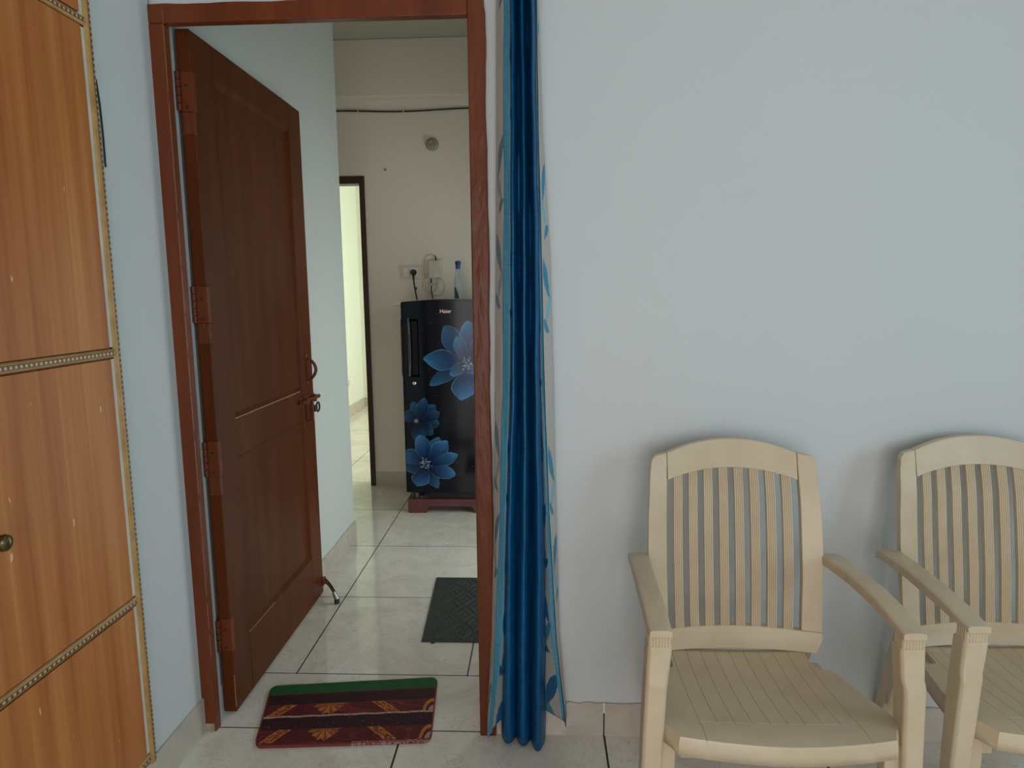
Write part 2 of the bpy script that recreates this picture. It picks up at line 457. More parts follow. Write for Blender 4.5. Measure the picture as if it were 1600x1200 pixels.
# leaf: from the hinge edge (y 1.965) to the lock edge (y 2.845)
LX, LB = -0.986, -1.026      # visible face, back face
Y0, Y1, Z0, Z1 = 1.966, 2.846, 0.012, 2.088
px0, px1 = 2.095, 2.715      # panel opening
m = MB()
m.box(LB, LX, Y0, px0, Z0, Z1)              # hinge stile
m.box(LB, LX, px1, Y1-0.002, Z0, Z1)        # lock stile
m.box(LB, LX, px0, px1, 1.990, Z1)          # top rail
m.box(LB, LX, px0, px1, 0.825, 0.950)       # lock rail
m.box(LB, LX, px0, px1, Z0, 0.218)          # bottom rail
leaf = obj('door_leaf', m, M_door, D1, bevel=0.002)
def panel(z0, z1):
    e = 0.014
    mm = MB()
    # sloping moulding round a recessed flat panel
    o = [(LX-0.001, px0, z0), (LX-0.001, px1, z0), (LX-0.001, px1, z1), (LX-0.001, px0, z1)]
    i = [(LX-0.013, px0+e, z0+e), (LX-0.013, px1-e, z0+e), (LX-0.013, px1-e, z1-e), (LX-0.013, px0+e, z1-e)]
    mm.add(o+i, [(0,1,5,4), (1,2,6,5), (2,3,7,6), (3,0,4,7), (4,5,6,7)])
    return mm
obj('door_panel', panel(0.950, 1.990), M_door, leaf, recalc=True)
obj('door_panel', panel(0.218, 0.825), M_door, leaf, recalc=True)
obj('worn_or_lit_edge', MB().box(LX-0.003, LX+0.0004, px0+0.0, px1-0.03, 0.9485, 0.9515), M_chip_lit, leaf)  # highlight on the upper panel's bottom ledge, painted as a cream strip
obj('worn_or_lit_edge', MB().box(LX-0.003, LX+0.0004, px0+0.0, px0+0.22, 0.2165, 0.2185), M_chip_lit, leaf)  # painted highlight on the lower panel's bottom ledge
obj('paint_chip', MB().box(LX-0.001, LX+0.0003, Y0+0.0, Y0+0.002, 0.03, 0.14), M_chip_lit, leaf)
for zc in (1.918, 1.317, 0.849, 0.276):
    hz = 0.054
    h = MB().box(-1.0225, LX+0.0012, Y0-0.0035, Y0+0.0005, zc-hz, zc+hz)          # flap on the door edge
    h.box(LX-0.001, LX+0.0025, Y0-0.0035, Y0+0.016, zc-hz, zc+hz)
    hg = obj('hinge', h, M_frame, leaf, bevel=0.0012)
    k = MB()
    for j in range(5):
        a = zc-hz + j*2*hz/5
        k.tube([(-1.0215, 1.9555, a+0.001), (-1.0215, 1.9555, a+2*hz/5-0.001)], 0.0065, 12)
    obj('knuckle', k, M_frame, hg, smooth=True)
    for dz in (0.018, -0.042): obj('screw', MB().lathe([(0.0045, -0.0012), (0.0045, 0)], (-1.003, Y0-0.0035, zc+dz), 10, 'y'), M_rubber, hg)
    # pared repair strip below the hinge
    if zc > 0.5:
        obj('repair_strip', MB().box(-1.022, LX+0.0022, Y0-0.0016, Y0+0.010, zc-hz-0.062, zc-hz-0.001), M_framel, leaf, bevel=0.002)
# pull handle
pts = []
for i in range(17):
    a = PI*i/16
    pts.append((LX+0.004+0.034*math.sin(a)**0.8, 2.775+0.004*math.sin(a), 1.082-0.102*i/16))
hd = obj('door_handle', MB().tube(pts, [0.0045+0.0025*math.sin(PI*i/16) for i in range(17)], 10), M_frame, leaf, smooth=True)
obj('handle_plate', MB().lathe([(0.012, 0.0), (0.012, 0.003), (0.006, 0.005)], (LX, 2.775, 1.086), 14, 'x').lathe([(0.012, 0.0), (0.012, 0.003), (0.006, 0.005)], (LX, 2.775, 0.978), 14, 'x'), M_frame, hd)
# sliding bolt and hasp
bolt = obj('slide_bolt', MB().tube([(LX+0.016, 2.655, 0.905), (LX+0.016, 2.862, 0.905)], 0.0085, 12), M_frame, leaf, smooth=True)
obj('bolt_bracket', MB().box(LX, LX+0.004, 2.67, 2.84, 0.885, 0.925).box(LX, LX+0.024, 2.70, 2.715, 0.890, 0.921).box(LX, LX+0.024, 2.80, 2.815, 0.890, 0.921), M_frame, bolt, bevel=0.0015)
obj('bolt_lever', MB().box(LX+0.018, LX+0.030, 2.745, 2.757, 0.815, 0.905).tube([(LX+0.022, 2.751, 0.83), (LX+0.010, 2.751, 0.81)], 0.007, 8), M_frame, bolt, bevel=0.002)
ring = [(LX+0.014, 2.852+0.0+0.020*math.cos(a), 0.858+0.020*math.sin(a)) for a in [2*PI*i/20 for i in range(21)]]
obj('hasp_ring', MB().tube(ring, 0.0042, 8).box(LX, LX+0.018, 2.80, 2.836, 0.845, 0.871), M_dark, bolt, smooth=True)
# kick-down door stay on the lock edge
st = obj('door_stay', MB().box(LX-0.004, LX+0.012, 2.815, 2.850, 0.052, 0.082), M_frame, leaf, bevel=0.002)
A = Vector((LX+0.010, 2.835, 0.070)); B = Vector((-0.905, 2.765, 0.034))
for off in (-0.005, 0.005):
    path = [A + Vector((off*0.3, off, off*1.2)), A*0.66 + B*0.34 + Vector((0, off, 0.009+off)), A*0.33+B*0.67 + Vector((0, off, 0.008+off)), B + Vector((off*0.4, off, 0))]
    obj('stay_rod', MB().tube(path, 0.0028, 8), M_dark, st, smooth=True)
obj('stay_rod', MB().tube([A+Vector((0, 0, 0.002)), A*0.66+B*0.34+Vector((0, 0, 0.008)), A*0.33+B*0.67+Vector((0, 0, 0.007)), B], 0.0030, 8), M_steel, st, smooth=True)
obj('stay_foot', MB().tube([B + Vector((-0.010, 0.003, 0.010)), (-0.899, 2.757, 0.016)], [0.008, 0.0105], 12), M_steel, st, smooth=True)
obj('rubber_tip', MB().tube([(-0.899, 2.757, 0.017), (-0.896, 2.753, 0.0012)], [0.0118, 0.0125], 12), M_rubber, st, smooth=True)

# doorway at the end of the hall
D2 = thing('door_2', (-1.58, 4.6, 0), kind='structure')
obj('door_frame', MB().box(-1.2035, -1.1685, 4.56, 4.665, 0, 2.069), M_dark, D2, bevel=0.002)
obj('door_frame', MB().box(-2.0, -1.1675, 4.56, 4.665, 2.0695, 2.118), M_dark, D2, bevel=0.002)
obj('door_frame', MB().box(-1.9995, -1.965, 4.56, 4.665, 0, 2.069), M_dark, D2, bevel=0.002)

# ------------------------------------------------------------ wardrobe built on the left wall
WX = -1.041
wd = thing('built_in_wardrobe', (-1.047, 0.9, 0.112), 'built-in wood-laminate wardrobe with gold inlay mouldings on the left wall', 'wardrobe')
YA, YR = 0.28, 1.6155
obj('wardrobe_body', MB().box(XL+0.0008, WX-0.004, YA, YR-0.001, 0.112, 2.60), M_dark, wd)
for z0_, z1_ in ((1.979, 2.59), (1.2225, 1.953), (0.5865, 1.194), (0.148, 0.558)): obj('edge_strip', MB().box(WX-0.0045, WX+0.0012, 1.574, 1.5885, z0_, z1_), M_cream, wd)
def lam_panel(name, y0, y1, z0, z1): return obj(name, MB().box(WX-0.0035, WX+0.004, y0, y1, z0, z1), M_lam, wd, bevel=0.0008)
def moulding(pts0, along, w, depth=0.006):
    """flat half-round strip; along 'y' or 'z'; pts0=(a0,a1,centre)"""
    a0, a1, c = pts0; n = 8; prof = []
    for i in range(n+1):
        q = i/n; prof.append((WX-0.003 + 0.004 + depth*math.sin(PI*q)**0.45, c-w/2+w*q, q))
    me = bpy.data.meshes.new('moulding'); vs = []; uv = []
    for a in (a0, a1):
        for x, cc, q in prof:
            vs.append((x, a, cc) if along == 'y' else (x, cc, a)); uv.append((a, q if along == 'y' else q-0.2))
    fs = [(i, i+1, n+2+i, n+1+i) for i in range(n)]
    fs += [tuple(range(n+1)), tuple(range(n+1, 2*n+2)), (0, n, 2*n+1, n+1)]
    org = ORG[wd.name]
    me.from_pydata([tuple(Vector(p)-org) for p in vs], [], fs)
    b = bmesh.new(); b.from_mesh(me); bmesh.ops.recalc_face_normals(b, faces=b.faces); b.to_mesh(me); b.free()
    l = me.uv_layers.new(name='UVMap')
    for lp in me.loops: l.data[lp.index].uv = uv[lp.vertex_index]
    me.materials.append(M_inlay)
    o = bpy.data.objects.new('moulding', me); COL.objects.link(o); o.parent = wd
    return o
PR = 1.5735
lam_panel('wardrobe_door', 1.105, PR, 1.982, 2.58)
lam_panel('wardrobe_door', 0.63, 1.099, 1.982, 2.58)
dm = lam_panel('wardrobe_door', 1.105, PR, 1.2215, 1.954)
lam_panel('wardrobe_door', 0.63, 1.099, 1.2215, 1.954)
dl = lam_panel('wardrobe_door', 1.105, PR, 0.586, 1.194)
dk = lam_panel('wardrobe_door', 0.63, 1.099, 0.586, 1.194)
lam_panel('drawer_front', 1.105, PR, 0.148, 0.558)
lam_panel('drawer_front', 0.63, 1.099, 0.148, 0.558)
for zc in (1.968, 1.208, 0.572, 0.134): moulding((0.3, 1.586, zc), 'y', 0.022)
moulding((0.112, 2.59, 1.601), 'z', 0.026)
obj('knob', MB().lathe([(0.010, 0.0), (0.010, 0.004), (0.006, 0.008), (0.0055, 0.018), (0.010, 0.024), (0.0145, 0.030), (0.0165, 0.037), (0.0150, 0.043), (0.009, 0.0475), (0.002, 0.049)], (WX+0.004, 1.158, 0.892), 28, 'x'), M_brass, dl, smooth=True)
# thin wire running down beside the wardrobe
tag(obj('wall_wire', MB().tube([(XL+0.002, 1.634, 1.855), (XL+0.0035, 1.638, 1.80), (XL+0.0035, 1.640, 1.73), (XL+0.003, 1.640, 1.665), (XL+0.002, 1.642, 1.655)], 0.0021, 8), M_rubber, smooth=True),
    'short thin black wire hanging on the white wall beside the wardrobe moulding', 'wire')

# ------------------------------------------------------------ curtain
def smooth_interp(zs, vals, z): return float(np.interp(z, zs, vals))
ZK = [0.0, 0.074, 0.338, 0.726, 1.093, 1.442, 1.773, 2.09, 2.32]
def K(*v): return list(v)
kA = K(-0.169,-0.167,-0.150,-0.138,-0.129,-0.122,-0.116,-0.112,-0.110)
kB = K(-0.168,-0.161,-0.139,-0.120,-0.108,-0.101,-0.096,-0.093,-0.092)
kC = K(-0.158,-0.147,-0.116,-0.102,-0.087,-0.081,-0.078,-0.076,-0.075)
kF0 = K(-0.124,-0.125,-0.121,-0.109,-0.093,-0.088,-0.084,-0.083,-0.082)
kF3 = K(0.008,0.010,0.012,0.011,0.004,0.002,-0.003,-0.005,-0.006)
kCr = K(0.068,0.060,0.026,0.012,0.001,-0.003,-0.008,-0.011,-0.012)
kBr = K(0.072,0.069,0.041,0.021,0.009,0.003,-0.004,-0.007,-0.010)
kAr = K(0.075,0.073,0.051,0.041,0.034,0.026,0.007,-0.003,-0.006)
ZTOP = 2.30
cur = thing('curtain', (-0.05, 1.84, 0.01), 'long blue satin curtain with leaf-printed sides gathered beside the brown door frame', 'curtain')
def zs_(z0, n=90): return [z0 + (ZTOP-z0)*i/n for i in range(n+1)]
# central satin folds
def satin_rows(z0f):
    rows = []; nU = 72
    for k in range(111):
        row = []
        for i in range(nU+1):
            u = i/nU; fold = min(2, int(u*3)); z0 = z0f[fold]
            z = z0 + (ZTOP-z0)*k/110
            a, b = smooth_interp(ZK, kF0, z), smooth_interp(ZK, kF3, z)
            bulge = 0.5 + 0.5*min(1, max(0, (1.3-z)/1.1))
            wob = 0.0010*math.sin(z*7+fold*2)
            x = a + (b-a)*u + wob + 0.0006*math.sin(z*26+fold*3)
            dep = 0.044 - 0.006*max(0, (bulge-0.5)*2)
            s = abs(math.sin(3*PI*u))**(1.9-1.1*min(1, max(0, (1.6-z)/1.5)))
            y = 1.868 - dep*s - (0.016 if fold == 2 else 0.0)*s*bulge
            row.append((x, y, z))
        rows.append(row)
    return rows
o = obj('satin_panel', MB().grid(satin_rows((0.016, 0.010, 0.006))), M_satin, cur, smooth=True, angle=60, recalc=False); sol(o, 0.0016)
# hem roll closing each fold at the bottom
def strip(name, f0, f1, y0, y1, zb0, zb1, mat, n=90, nu=6, curve=0.0, colfn=None):
    rows = []
    for k in range(n+1):
        row = []
        for i in range(nu+1):
            u = i/nu; z0 = zb0 + (zb1-zb0)*u
            z = z0 + (ZTOP-z0)*k/n
            a = smooth_interp(ZK, f0, z); b = smooth_interp(ZK, f1, z)
            ya = y0(z) if callable(y0) else y0; yb = y1(z) if callable(y1) else y1
            row.append((a+(b-a)*u, ya+(yb-ya)*u - curve*math.sin(PI*u) + 0.0012*math.sin(z*13+u*2), z))
        rows.append(row)
    mbq = MB().grid(rows)
    o = obj(name, mbq, mat, cur, smooth=True, recalc=False)
    if colfn:
        at = o.data.color_attributes.new('Col', 'FLOAT_COLOR', 'POINT')
        cols = []
        for k in range(n+1):
            for i in range(nu+1):
                cols += colfn(i/nu, rows[k][i][2], rows[k][i][0])
        at.data.foreach_set('color', cols)
    sol(o, 0.0012)
    return o
def leafcol(u, z, x, width, ground, seed=0, teal=(0.045, 0.24, 0.38), pale=(0.20, 0.42, 0.52)):
    """white cloth printed with pairs of curved leaves on a climbing stem"""
    w = (u-0.5)*width; c = list(ground)
    per = 0.26
    kk = math.floor((z+seed)/per); zz = (z+seed) - (kk+0.5)*per
    side = 1 if kk % 2 == 0 else -1
    for (ox, oz, ang, L, T, colr) in ((0.004*side, 0.045, 0.45*side, 0.062, 0.027, teal), (-0.006*side, -0.035, -0.6*side, 0.046, 0.021, pale), (0.012*side, -0.083, 0.9*side, 0.032, 0.017, teal)):
        dx, dz = w-ox, zz-oz
        p = dx*math.cos(ang) - dz*math.sin(ang); q = dx*math.sin(ang) + dz*math.cos(ang)
        q2 = q/L
        if abs(q2) < 1 and not (kk % 3 == 1 and ground is white):
            bend = 0.006*q2*q2
            if abs(p-bend) < T*(1-q2*q2)*(0.75+0.25*q2):
                c = list(colr) if abs(p-bend) > 0.0012 else [k*0.75 for k in colr]
    return c + [1.0]
white = (0.44, 0.41, 0.375); shade = (0.30, 0.285, 0.25); deep = (0.008, 0.075, 0.17); dpale = (0.04, 0.14, 0.20)  # shade: cloth colour darkened for the shaded lining
strip('printed_side', kA, kB, 1.880, 1.846, 0.050, 0.024, M_print, n=420, nu=14, colfn=lambda u, z, x: leafcol(u, z, x, 0.07, white, 0.03, (0.13, 0.20, 0.25), (0.26, 0.30, 0.31)))
strip('border', kB, kC, 1.846, 1.832, 0.022, 0.050, M_teal, nu=8)
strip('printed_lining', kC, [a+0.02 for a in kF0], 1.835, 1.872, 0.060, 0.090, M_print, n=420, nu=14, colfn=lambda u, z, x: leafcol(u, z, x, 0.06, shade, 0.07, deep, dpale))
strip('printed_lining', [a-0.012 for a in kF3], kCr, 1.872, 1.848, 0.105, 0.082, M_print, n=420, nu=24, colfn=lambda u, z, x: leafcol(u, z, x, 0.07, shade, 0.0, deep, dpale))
strip('border', kCr, kBr, 1.848, 1.846, 0.082, 0.072, M_teal, nu=8)
strip('hem_edge', [a-0.0022 if i < 2 else a-0.0008 for i, a in enumerate(kBr)], [a+0.0006 for a in kBr], 1.8445, 1.8445, 0.066, 0.060, M_navy, n=90, nu=2)
strip('printed_side', kBr, kAr, 1.847, 1.880, 0.062, 0.080, M_print, n=420, nu=16, colfn=lambda u, z, x: leafcol(u, z, x, 0.08, white, 0.10))
rod = thing('curtain_rod', (-0.6, 1.86, 2.32), 'metal curtain rod above the brown door frame', 'curtain rod')
obj('rod', MB().tube([(-1.04, 1.862, 2.318), (0.16, 1.862, 2.318)], 0.0125, 14), M_steel, rod, smooth=True)
for x in (-0.98, 0.10): obj('bracket', MB().box(x-0.008, x+0.008, 1.862, 1.9035, 2.295, 2.31).box(x-0.02, x+0.02, 1.899, 1.9035, 2.28, 2.35), M_steel, rod, bevel=0.001)

# ------------------------------------------------------------ plastic armchair
def Yb(z): return float(np.interp(z, [0.36, 0.40, 0.43, 0.46, 0.60, 0.80, 0.95], [1.655, 1.672, 1.688, 1.696, 1.716, 1.751, 1.792]))
CX = 0.508
HW = lambda z: float(np.interp(z, [0.40, 0.46, 0.65, 0.75, 0.86, 0.90], [0.216, 0.222, 0.2275, 0.2255, 0.2190, 0.2165]))
HI = lambda z: float(np.interp(z, [0.40, 0.46, 0.60, 0.75, 0.90], [0.1725, 0.1725, 0.1765, 0.1755, 0.1715]))
def bp(s, z, dy=0.0): return (CX+s, Yb(z) - 0.55*s*s + 0.012 + dy, z)
def ztop(s): return 0.9465 - 0.034*(s/0.172)**2
def zslot(s): return 0.8715 - 0.0290*(s/0.172)**2
def make_chair():
    root = thing('plastic_armchair', (CX, 1.52, 0))
    # ---- backrest frame: two stiles, arched top rail, bottom rail
    m = MB(); TH = (0, 0.020, 0)
    for sg in (-1, 1):
        rows = []
        zl = [0.4555+(0.872-0.4555)*i/24 for i in range(25)]
        for z in zl:
            rows.append([bp(sg*(HI(z)+(HW(z)-HI(z))*k/4), z) for k in range(5)])
        # rounded head of the stile
        for i in range(1, 9):
            q = i/8; row = []
            for k in range(5):
                u = k/4; s = 0.1718+(0.2165-0.1718)*u
                zt = ztop(0.172) - 0.008*u - 0.009*max(0, (u-0.7)/0.3)**2.2
                row.append(bp(sg*(s - 0.0025*max(0, (u-0.55)/0.45)*q*q), 0.872+(zt-0.872)*q))
            rows.append(row)
        m.grid(rows, TH)
    n = 28; rows = []
    for j in range(7):
        rows.append([bp(-0.1708+0.3416*i/n, zslot(-0.1708+0.3416*i/n)+(ztop(-0.1708+0.3416*i/n)-zslot(-0.1708+0.3416*i/n))*j/6) for i in range(n+1)])
    m.grid(rows, TH)
    rows = []
    for j in range(9):
        z = 0.406 + (0.4552-0.406)*j/8; wd_ = 0.205 + (0.2222-0.205)*min(1, j/5)
        rows.append([bp(wd_*(i/n*2-1), z + (0.004*(1-((i/n*2-1)*wd_/0.172)**2)*(j/8) if abs(i/n*2-1)*wd_ < 0.172 else 0)) for i in range(n+1)])
    m.grid(rows, TH)
    back = obj('backrest', m, M_chair, root, bevel=0.0035, seg=2, smooth=True, angle=45)
    # ---- fluted slats
    for k in range(8):
        c = (k-3.5)*0.0404; w = 0.0122; rings = []
        zb, zt = 0.452, zslot(c)+0.004
        for j in range(25):
            z = zb+(zt-zb)*j/24
            sc = 1.0 + 0.022*math.sin(PI*(z-0.45)/0.42)
            front = []
            N = 50
            for i in range(N+1):
                u = i/N*2-1
                front.append(bp(c*sc+w*u, z, 0.0020 + 0.0024*(1-abs(math.sin(5*PI*(u+1)/2))**0.5) if abs(u) < 0.98 else 0.0045))
            rings.append(front + [bp(c*sc+w, z, 0.014), bp(c*sc-w, z, 0.014)])
        obj('slat', MB().loft(rings), M_chair, back, smooth=True, angle=50)
    # ---- seat: boarded shell with grooves and an apron
    Ys = [(1.684, 0.172), (1.65, 0.174), (1.606, 0.177), (1.602, 0.178), (1.596, 0.212), (1.58, 0.219), (1.52, 0.231), (1.46, 0.243), (1.41, 0.2535), (1.385, 0.255), (1.362, 0.2535), (1.344, 0.243), (1.325, 0.231), (1.303, 0.2205)]
    fine = []
    for a, b in zip(Ys[:-1], Ys[1:]):
        kk = max(1, int(round((a[0]-b[0])/0.018)))
        for i in range(kk): fine.append((a[0]+(b[0]-a[0])*i/kk, a[1]+(b[1]-a[1])*i/kk))
    fine.append(Ys[-1])
    # transverse groove near the front
    gy = 1.362
    fine = sorted(set(fine + [(gy+0.0018, 0.2535), (gy, 0.2535-0.0003), (gy-0.0018, 0.2525)]), key=lambda t: -t[0])
    bord = 0.168
    gs = [(-bord)] + [(-bord + 2*bord*(i+1)/9) for i in range(8)] + [bord]
    us = set()
    for g in gs:
        for d in (-0.0013, 0.0, 0.0013): us.add(round(g+d, 5))
    for e in (0.175, 0.19, 0.205): us.add(e); us.add(-e)
    us = sorted(us)
    def zseat(s, y):
        z = float(np.interp(y, [1.27, 1.285, 1.31, 1.35, 1.42, 1.50, 1.58, 1.64, 1.69], [0.4165, 0.4205, 0.4225, 0.4215, 0.4140, 0.4060, 0.4030, 0.4060, 0.4110]))
        return z - 0.006*(1-(s/0.25)**2)*max(0, min(1, (y-1.33)/0.1))
    rows = []
    for y, hw in fine:
        row = []
        ext = [-hw] + [u for u in us if abs(u) < 0.1745] + [hw]
        # side margins get interpolated columns
        ext = [-hw, -(0.1745+(hw-0.1745)*0.66), -(0.1745+(hw-0.1745)*0.33)] + ext[1:-1] + [0.1745+(hw-0.1745)*0.33, 0.1745+(hw-0.1745)*0.66, hw] if hw > 0.176 else [-hw, -hw+0.0003, -hw+0.0006] + [max(-hw+0.0009, min(hw-0.0009, u)) for u in ext[1:-1]] + [hw-0.0006, hw-0.0003, hw]
        for u in ext:
            bow = 0.024*(1-(u/0.2205)**2)*max(0, min(1, (1.40-y)/0.097)) if abs(u) < 0.2205 else 0
            yy = y - bow
            z = zseat(u, yy)
            long_g = any(abs(u-g) < 0.0003 for g in gs)
            edge_g = abs(abs(u)-bord) < 0.0003
            if long_g and (y > gy+0.0004 or edge_g): z -= 0.0014
            if abs(y-gy) < 0.0002 and abs(u) <= bord: z -= 0.0016
            row.append((CX+u, yy, z))
        rows.append(row)
    m = MB(); m.grid(rows)
    nn = len(rows[0]); mm = len(rows)
    # apron hanging from the outline
    ring = [a*nn for a in range(mm)] + [(mm-1)*nn+b for b in range(1, nn)] + [a*nn+nn-1 for a in range(mm-2, -1, -1)]
    prev = ring; lo = len(m.v)
    for (dz, outw) in ((-0.005, 0.0028), (-0.020, 0.0042), (-0.040, 0.0052)):
        cur_ = []
        for idx in ring:
            p = Vector(m.v[idx]); d = Vector((p.x-CX, (p.y-1.50)*0.9, 0)).normalized()
            cur_.append(len(m.v)); m.v.append((p.x+d.x*outw, p.y+d.y*outw, p.z+dz))
        for i in range(len(ring)-1):
            m.f.append((prev[i], prev[i+1], cur_[i+1], cur_[i]))
        prev = cur_
    seat = obj('seat', m, M_chair, root, smooth=True, angle=24); sol(seat, 0.005, -1)
    # small oval mark pressed into the apron
    pts = [(CX+0.155+0.026*math.cos(2*PI*i/28), 1.2858+0.010*((0.155+0.026*math.cos(2*PI*i/28))/0.22)**2-0.0006, 0.401+0.0085*math.sin(2*PI*i/28)) for i in range(29)]
    obj('moulded_mark', MB().tube(pts, 0.0008, 6), M_chair, seat, smooth=True)
    # ---- arms, collars, legs
    for sg in (-1, 1):
        rings = []
        st_ = [(1.738, 0.648, 0.0275, 0.2500), (1.720, 0.654, 0.0280, 0.2500), (1.66, 0.6570, 0.0260, 0.2530), (1.58, 0.6600, 0.0245, 0.2565), (1.50, 0.6595, 0.0250, 0.2595), (1.43, 0.6545, 0.0250, 0.2600), (1.375, 0.6465, 0.0255, 0.2605), (1.350, 0.6420, 0.0245, 0.2600), (1.331, 0.6395, 0.0238, 0.2595)]
        for y, zt, hw, c in st_:
            cx = CX+sg*c; t = float(np.interp(y, [1.35, 1.40, 1.5], [0.0145, 0.021, 0.024]))
            rings.append([(cx-hw, y, zt-t), (cx-hw, y, zt-0.003), (cx-hw*0.84, y, zt), (cx-hw*0.4, y, zt+0.0012), (cx+hw*0.4, y, zt+0.0012), (cx+hw*0.84, y, zt), (cx+hw, y, zt-0.003), (cx+hw, y, zt-t)])
        arm = obj('armrest', MB().loft(rings), M_chair, root, bevel=0.0015, smooth=True, angle=40)
        # fluted collar between the arm and the post
        prof = []
        x0, x1, y0, y1 = CX+sg*0.2605-0.0225, CX+sg*0.2605+0.0225, 1.3375, 1.3700
        N = 49
        for i in range(N):
            u = i/(N-1); prof.append((x0+(x1-x0)*u, y0 - 0.0022*abs(math.sin(7*PI*u))))
        for i in range(N-10):
            u = i/(N-11); prof.append((x1 + 0.0018*abs(math.sin(5*PI*u))*(1 if 0 < u < 1 else 0), y0+(y1-y0)*u))
        prof += [(x0, y1)]
        for i in range(1, N-11):
            u = 1-i/(N-11); prof.append((x0 - 0.0018*abs(math.sin(5*PI*u)), y0+(y1-y0)*u))
        obj('fluted_collar', MB().loft([[(p[0], p[1], 0.597) for p in prof], [(p[0], p[1], 0.629) for p in prof]]), M_chair, arm, smooth=True, angle=40)
        # front post: upper sleeve steps out into the lower leg
        rings = []
        for z, xo, xi, yf, yr_ in ((0.0, 0.306, 0.264, 1.327, 1.362), (0.25, 0.298, 0.255, 1.327, 1.368), (0.42, 0.2935, 0.248, 1.327, 1.373), (0.512, 0.2905, 0.244, 1.3265, 1.376), (0.522, 0.2900, 0.2425, 1.3275, 1.376), (0.534, 0.2890, 0.240, 1.3330, 1.376), (0.590, 0.2865, 0.2345, 1.3338, 1.376), (0.6030, 0.2860, 0.2342, 1.3338, 1.376)):
            a, b = sorted((CX+sg*xo, CX+sg*xi)); e = 0.006
            rings.append([(a+e, yf, z), (b-e, yf, z), (b, yf+e, z), (b, yr_, z), (a, yr_, z), (a, yf+e, z)])
        m = MB().loft(rings)
        # gusset that ties the post to the seat apron
        a, b = sorted((CX+sg*0.2215, CX+sg*0.258))
        m.loft([[(a, 1.345, 0.395), (b, 1.345, 0.395), (b, 1.378, 0.395), (a, 1.378, 0.395)],
                [(a+(0.004 if sg < 0 else 0), 1.345, 0.33), (b-(0.004 if sg > 0 else 0), 1.345, 0.33), (b, 1.378, 0.33), (a, 1.378, 0.33)],
                [(a+(0.024 if sg < 0 else 0), 1.347, 0.26), (b-(0.024 if sg > 0 else 0), 1.347, 0.26), (b, 1.376, 0.26), (a+(0.024 if sg < 0 else 0)*0.9, 1.376, 0.26)]])
        obj('leg', m, M_chair, root, bevel=0.0022, smooth=True, angle=40)
        # rear leg splaying back from the foot of the stile
        rings = []
        for z, c, y0_, y1_, hw in ((0.0, 0.178, 1.838, 1.872, 0.019), (0.15, 0.180, 1.795, 1.838, 0.020), (0.30, 0.185, 1.745, 1.795, 0.0205), (0.38, 0.190, 1.705, 1.760, 0.0185), (0.43, 0.197, 1.698, 1.742, 0.014), (0.50, 0.205, 1.708, 1.735, 0.010)):
            a, b = CX+sg*c-hw, CX+sg*c+hw
            rings.append([(a, y0_, z), (b, y0_, z), (b, y1_, z), (a, y1_, z)])
        obj('leg', MB().loft(rings), M_chair, root, bevel=0.003, smooth=True, angle=40)
        # arched side rail under the seat edge
        prof = [(1.38, 0.383), (1.50, 0.388), (1.60, 0.392), (1.655, 0.388), (1.715, 0.345), (1.755, 0.30), (1.775, 0.24), (1.768, 0.17), (1.745, 0.24), (1.70, 0.305), (1.655, 0.335), (1.60, 0.347), (1.50, 0.345), (1.38, 0.315)]
        a, b = sorted((CX+sg*0.176, CX+sg*0.204))
        obj('side_rail', MB().poly(prof, 'x', a, b), M_chair, root, bevel=0.003, smooth=True, angle=40)
    return root
ch1 = make_chair()
tag(ch1, 'beige plastic armchair with slatted back nearest the blue curtain, seen whole', 'chair', 'beige plastic armchairs along the white wall')
def copy_tree(o, parent=None):
    c = o.copy(); COL.objects.link(c); c.parent = parent
    for chd in list(o.children): copy_tree(chd, c)
    return c
ch2 = copy_tree(ch1)
ch2.location = (CX+0.668, 1.52+0.033, 0)
tag(ch2, 'beige plastic armchair cut off by the right edge, beside the whole armchair', 'chair', 'beige plastic armchairs along the white wall')

# ------------------------------------------------------------ printed grids (mats, fridge door)
def painted_grid(name, P, cols, mat, parent=None, thick=0.0):
    """P: (m,n,3) points, cols: (m,n,3) linear colours"""
    m, n = P.shape[:2]; mbq = MB()
    mbq.v = [tuple(p) for p in P.reshape(-1, 3)]
    mbq.f = [(a*n+b, a*n+b+1, (a+1)*n+b+1, (a+1)*n+b) for a in range(m-1) for b in range(n-1)]
    o = obj(name, mbq, mat, parent, recalc=False)
    at = o.data.color_attributes.new('Col', 'FLOAT_COLOR', 'POINT')
    at.data.foreach_set('color', np.concatenate([cols, np.ones((m, n, 1))], 2).astype(np.float32).ravel())
    o.data.polygons.foreach_set('use_smooth', [True]*len(o.data.polygons))
    if thick: sol(o, thick, -1)
    return o
lin = lambda r, g, b: np.array([s2l(r), s2l(g), s2l(b)])
rng = np.random.default_rng(5)
def vnoise(U, V, scale, seed=0):
    r = np.random.default_rng(seed); g = r.random((64, 64))
    x = U*scale; y = V*scale; xi = np.floor(x).astype(int); yi = np.floor(y).astype(int)
    fx = x-xi; fy = y-yi; fx = fx*fx*(3-2*fx); fy = fy*fy*(3-2*fy)
    G = lambda a, b: g[a % 64, b % 64]
    return (G(xi, yi)*(1-fx)+G(xi+1, yi)*fx)*(1-fy) + (G(xi, yi+1)*(1-fx)+G(xi+1, yi+1)*fx)*fy

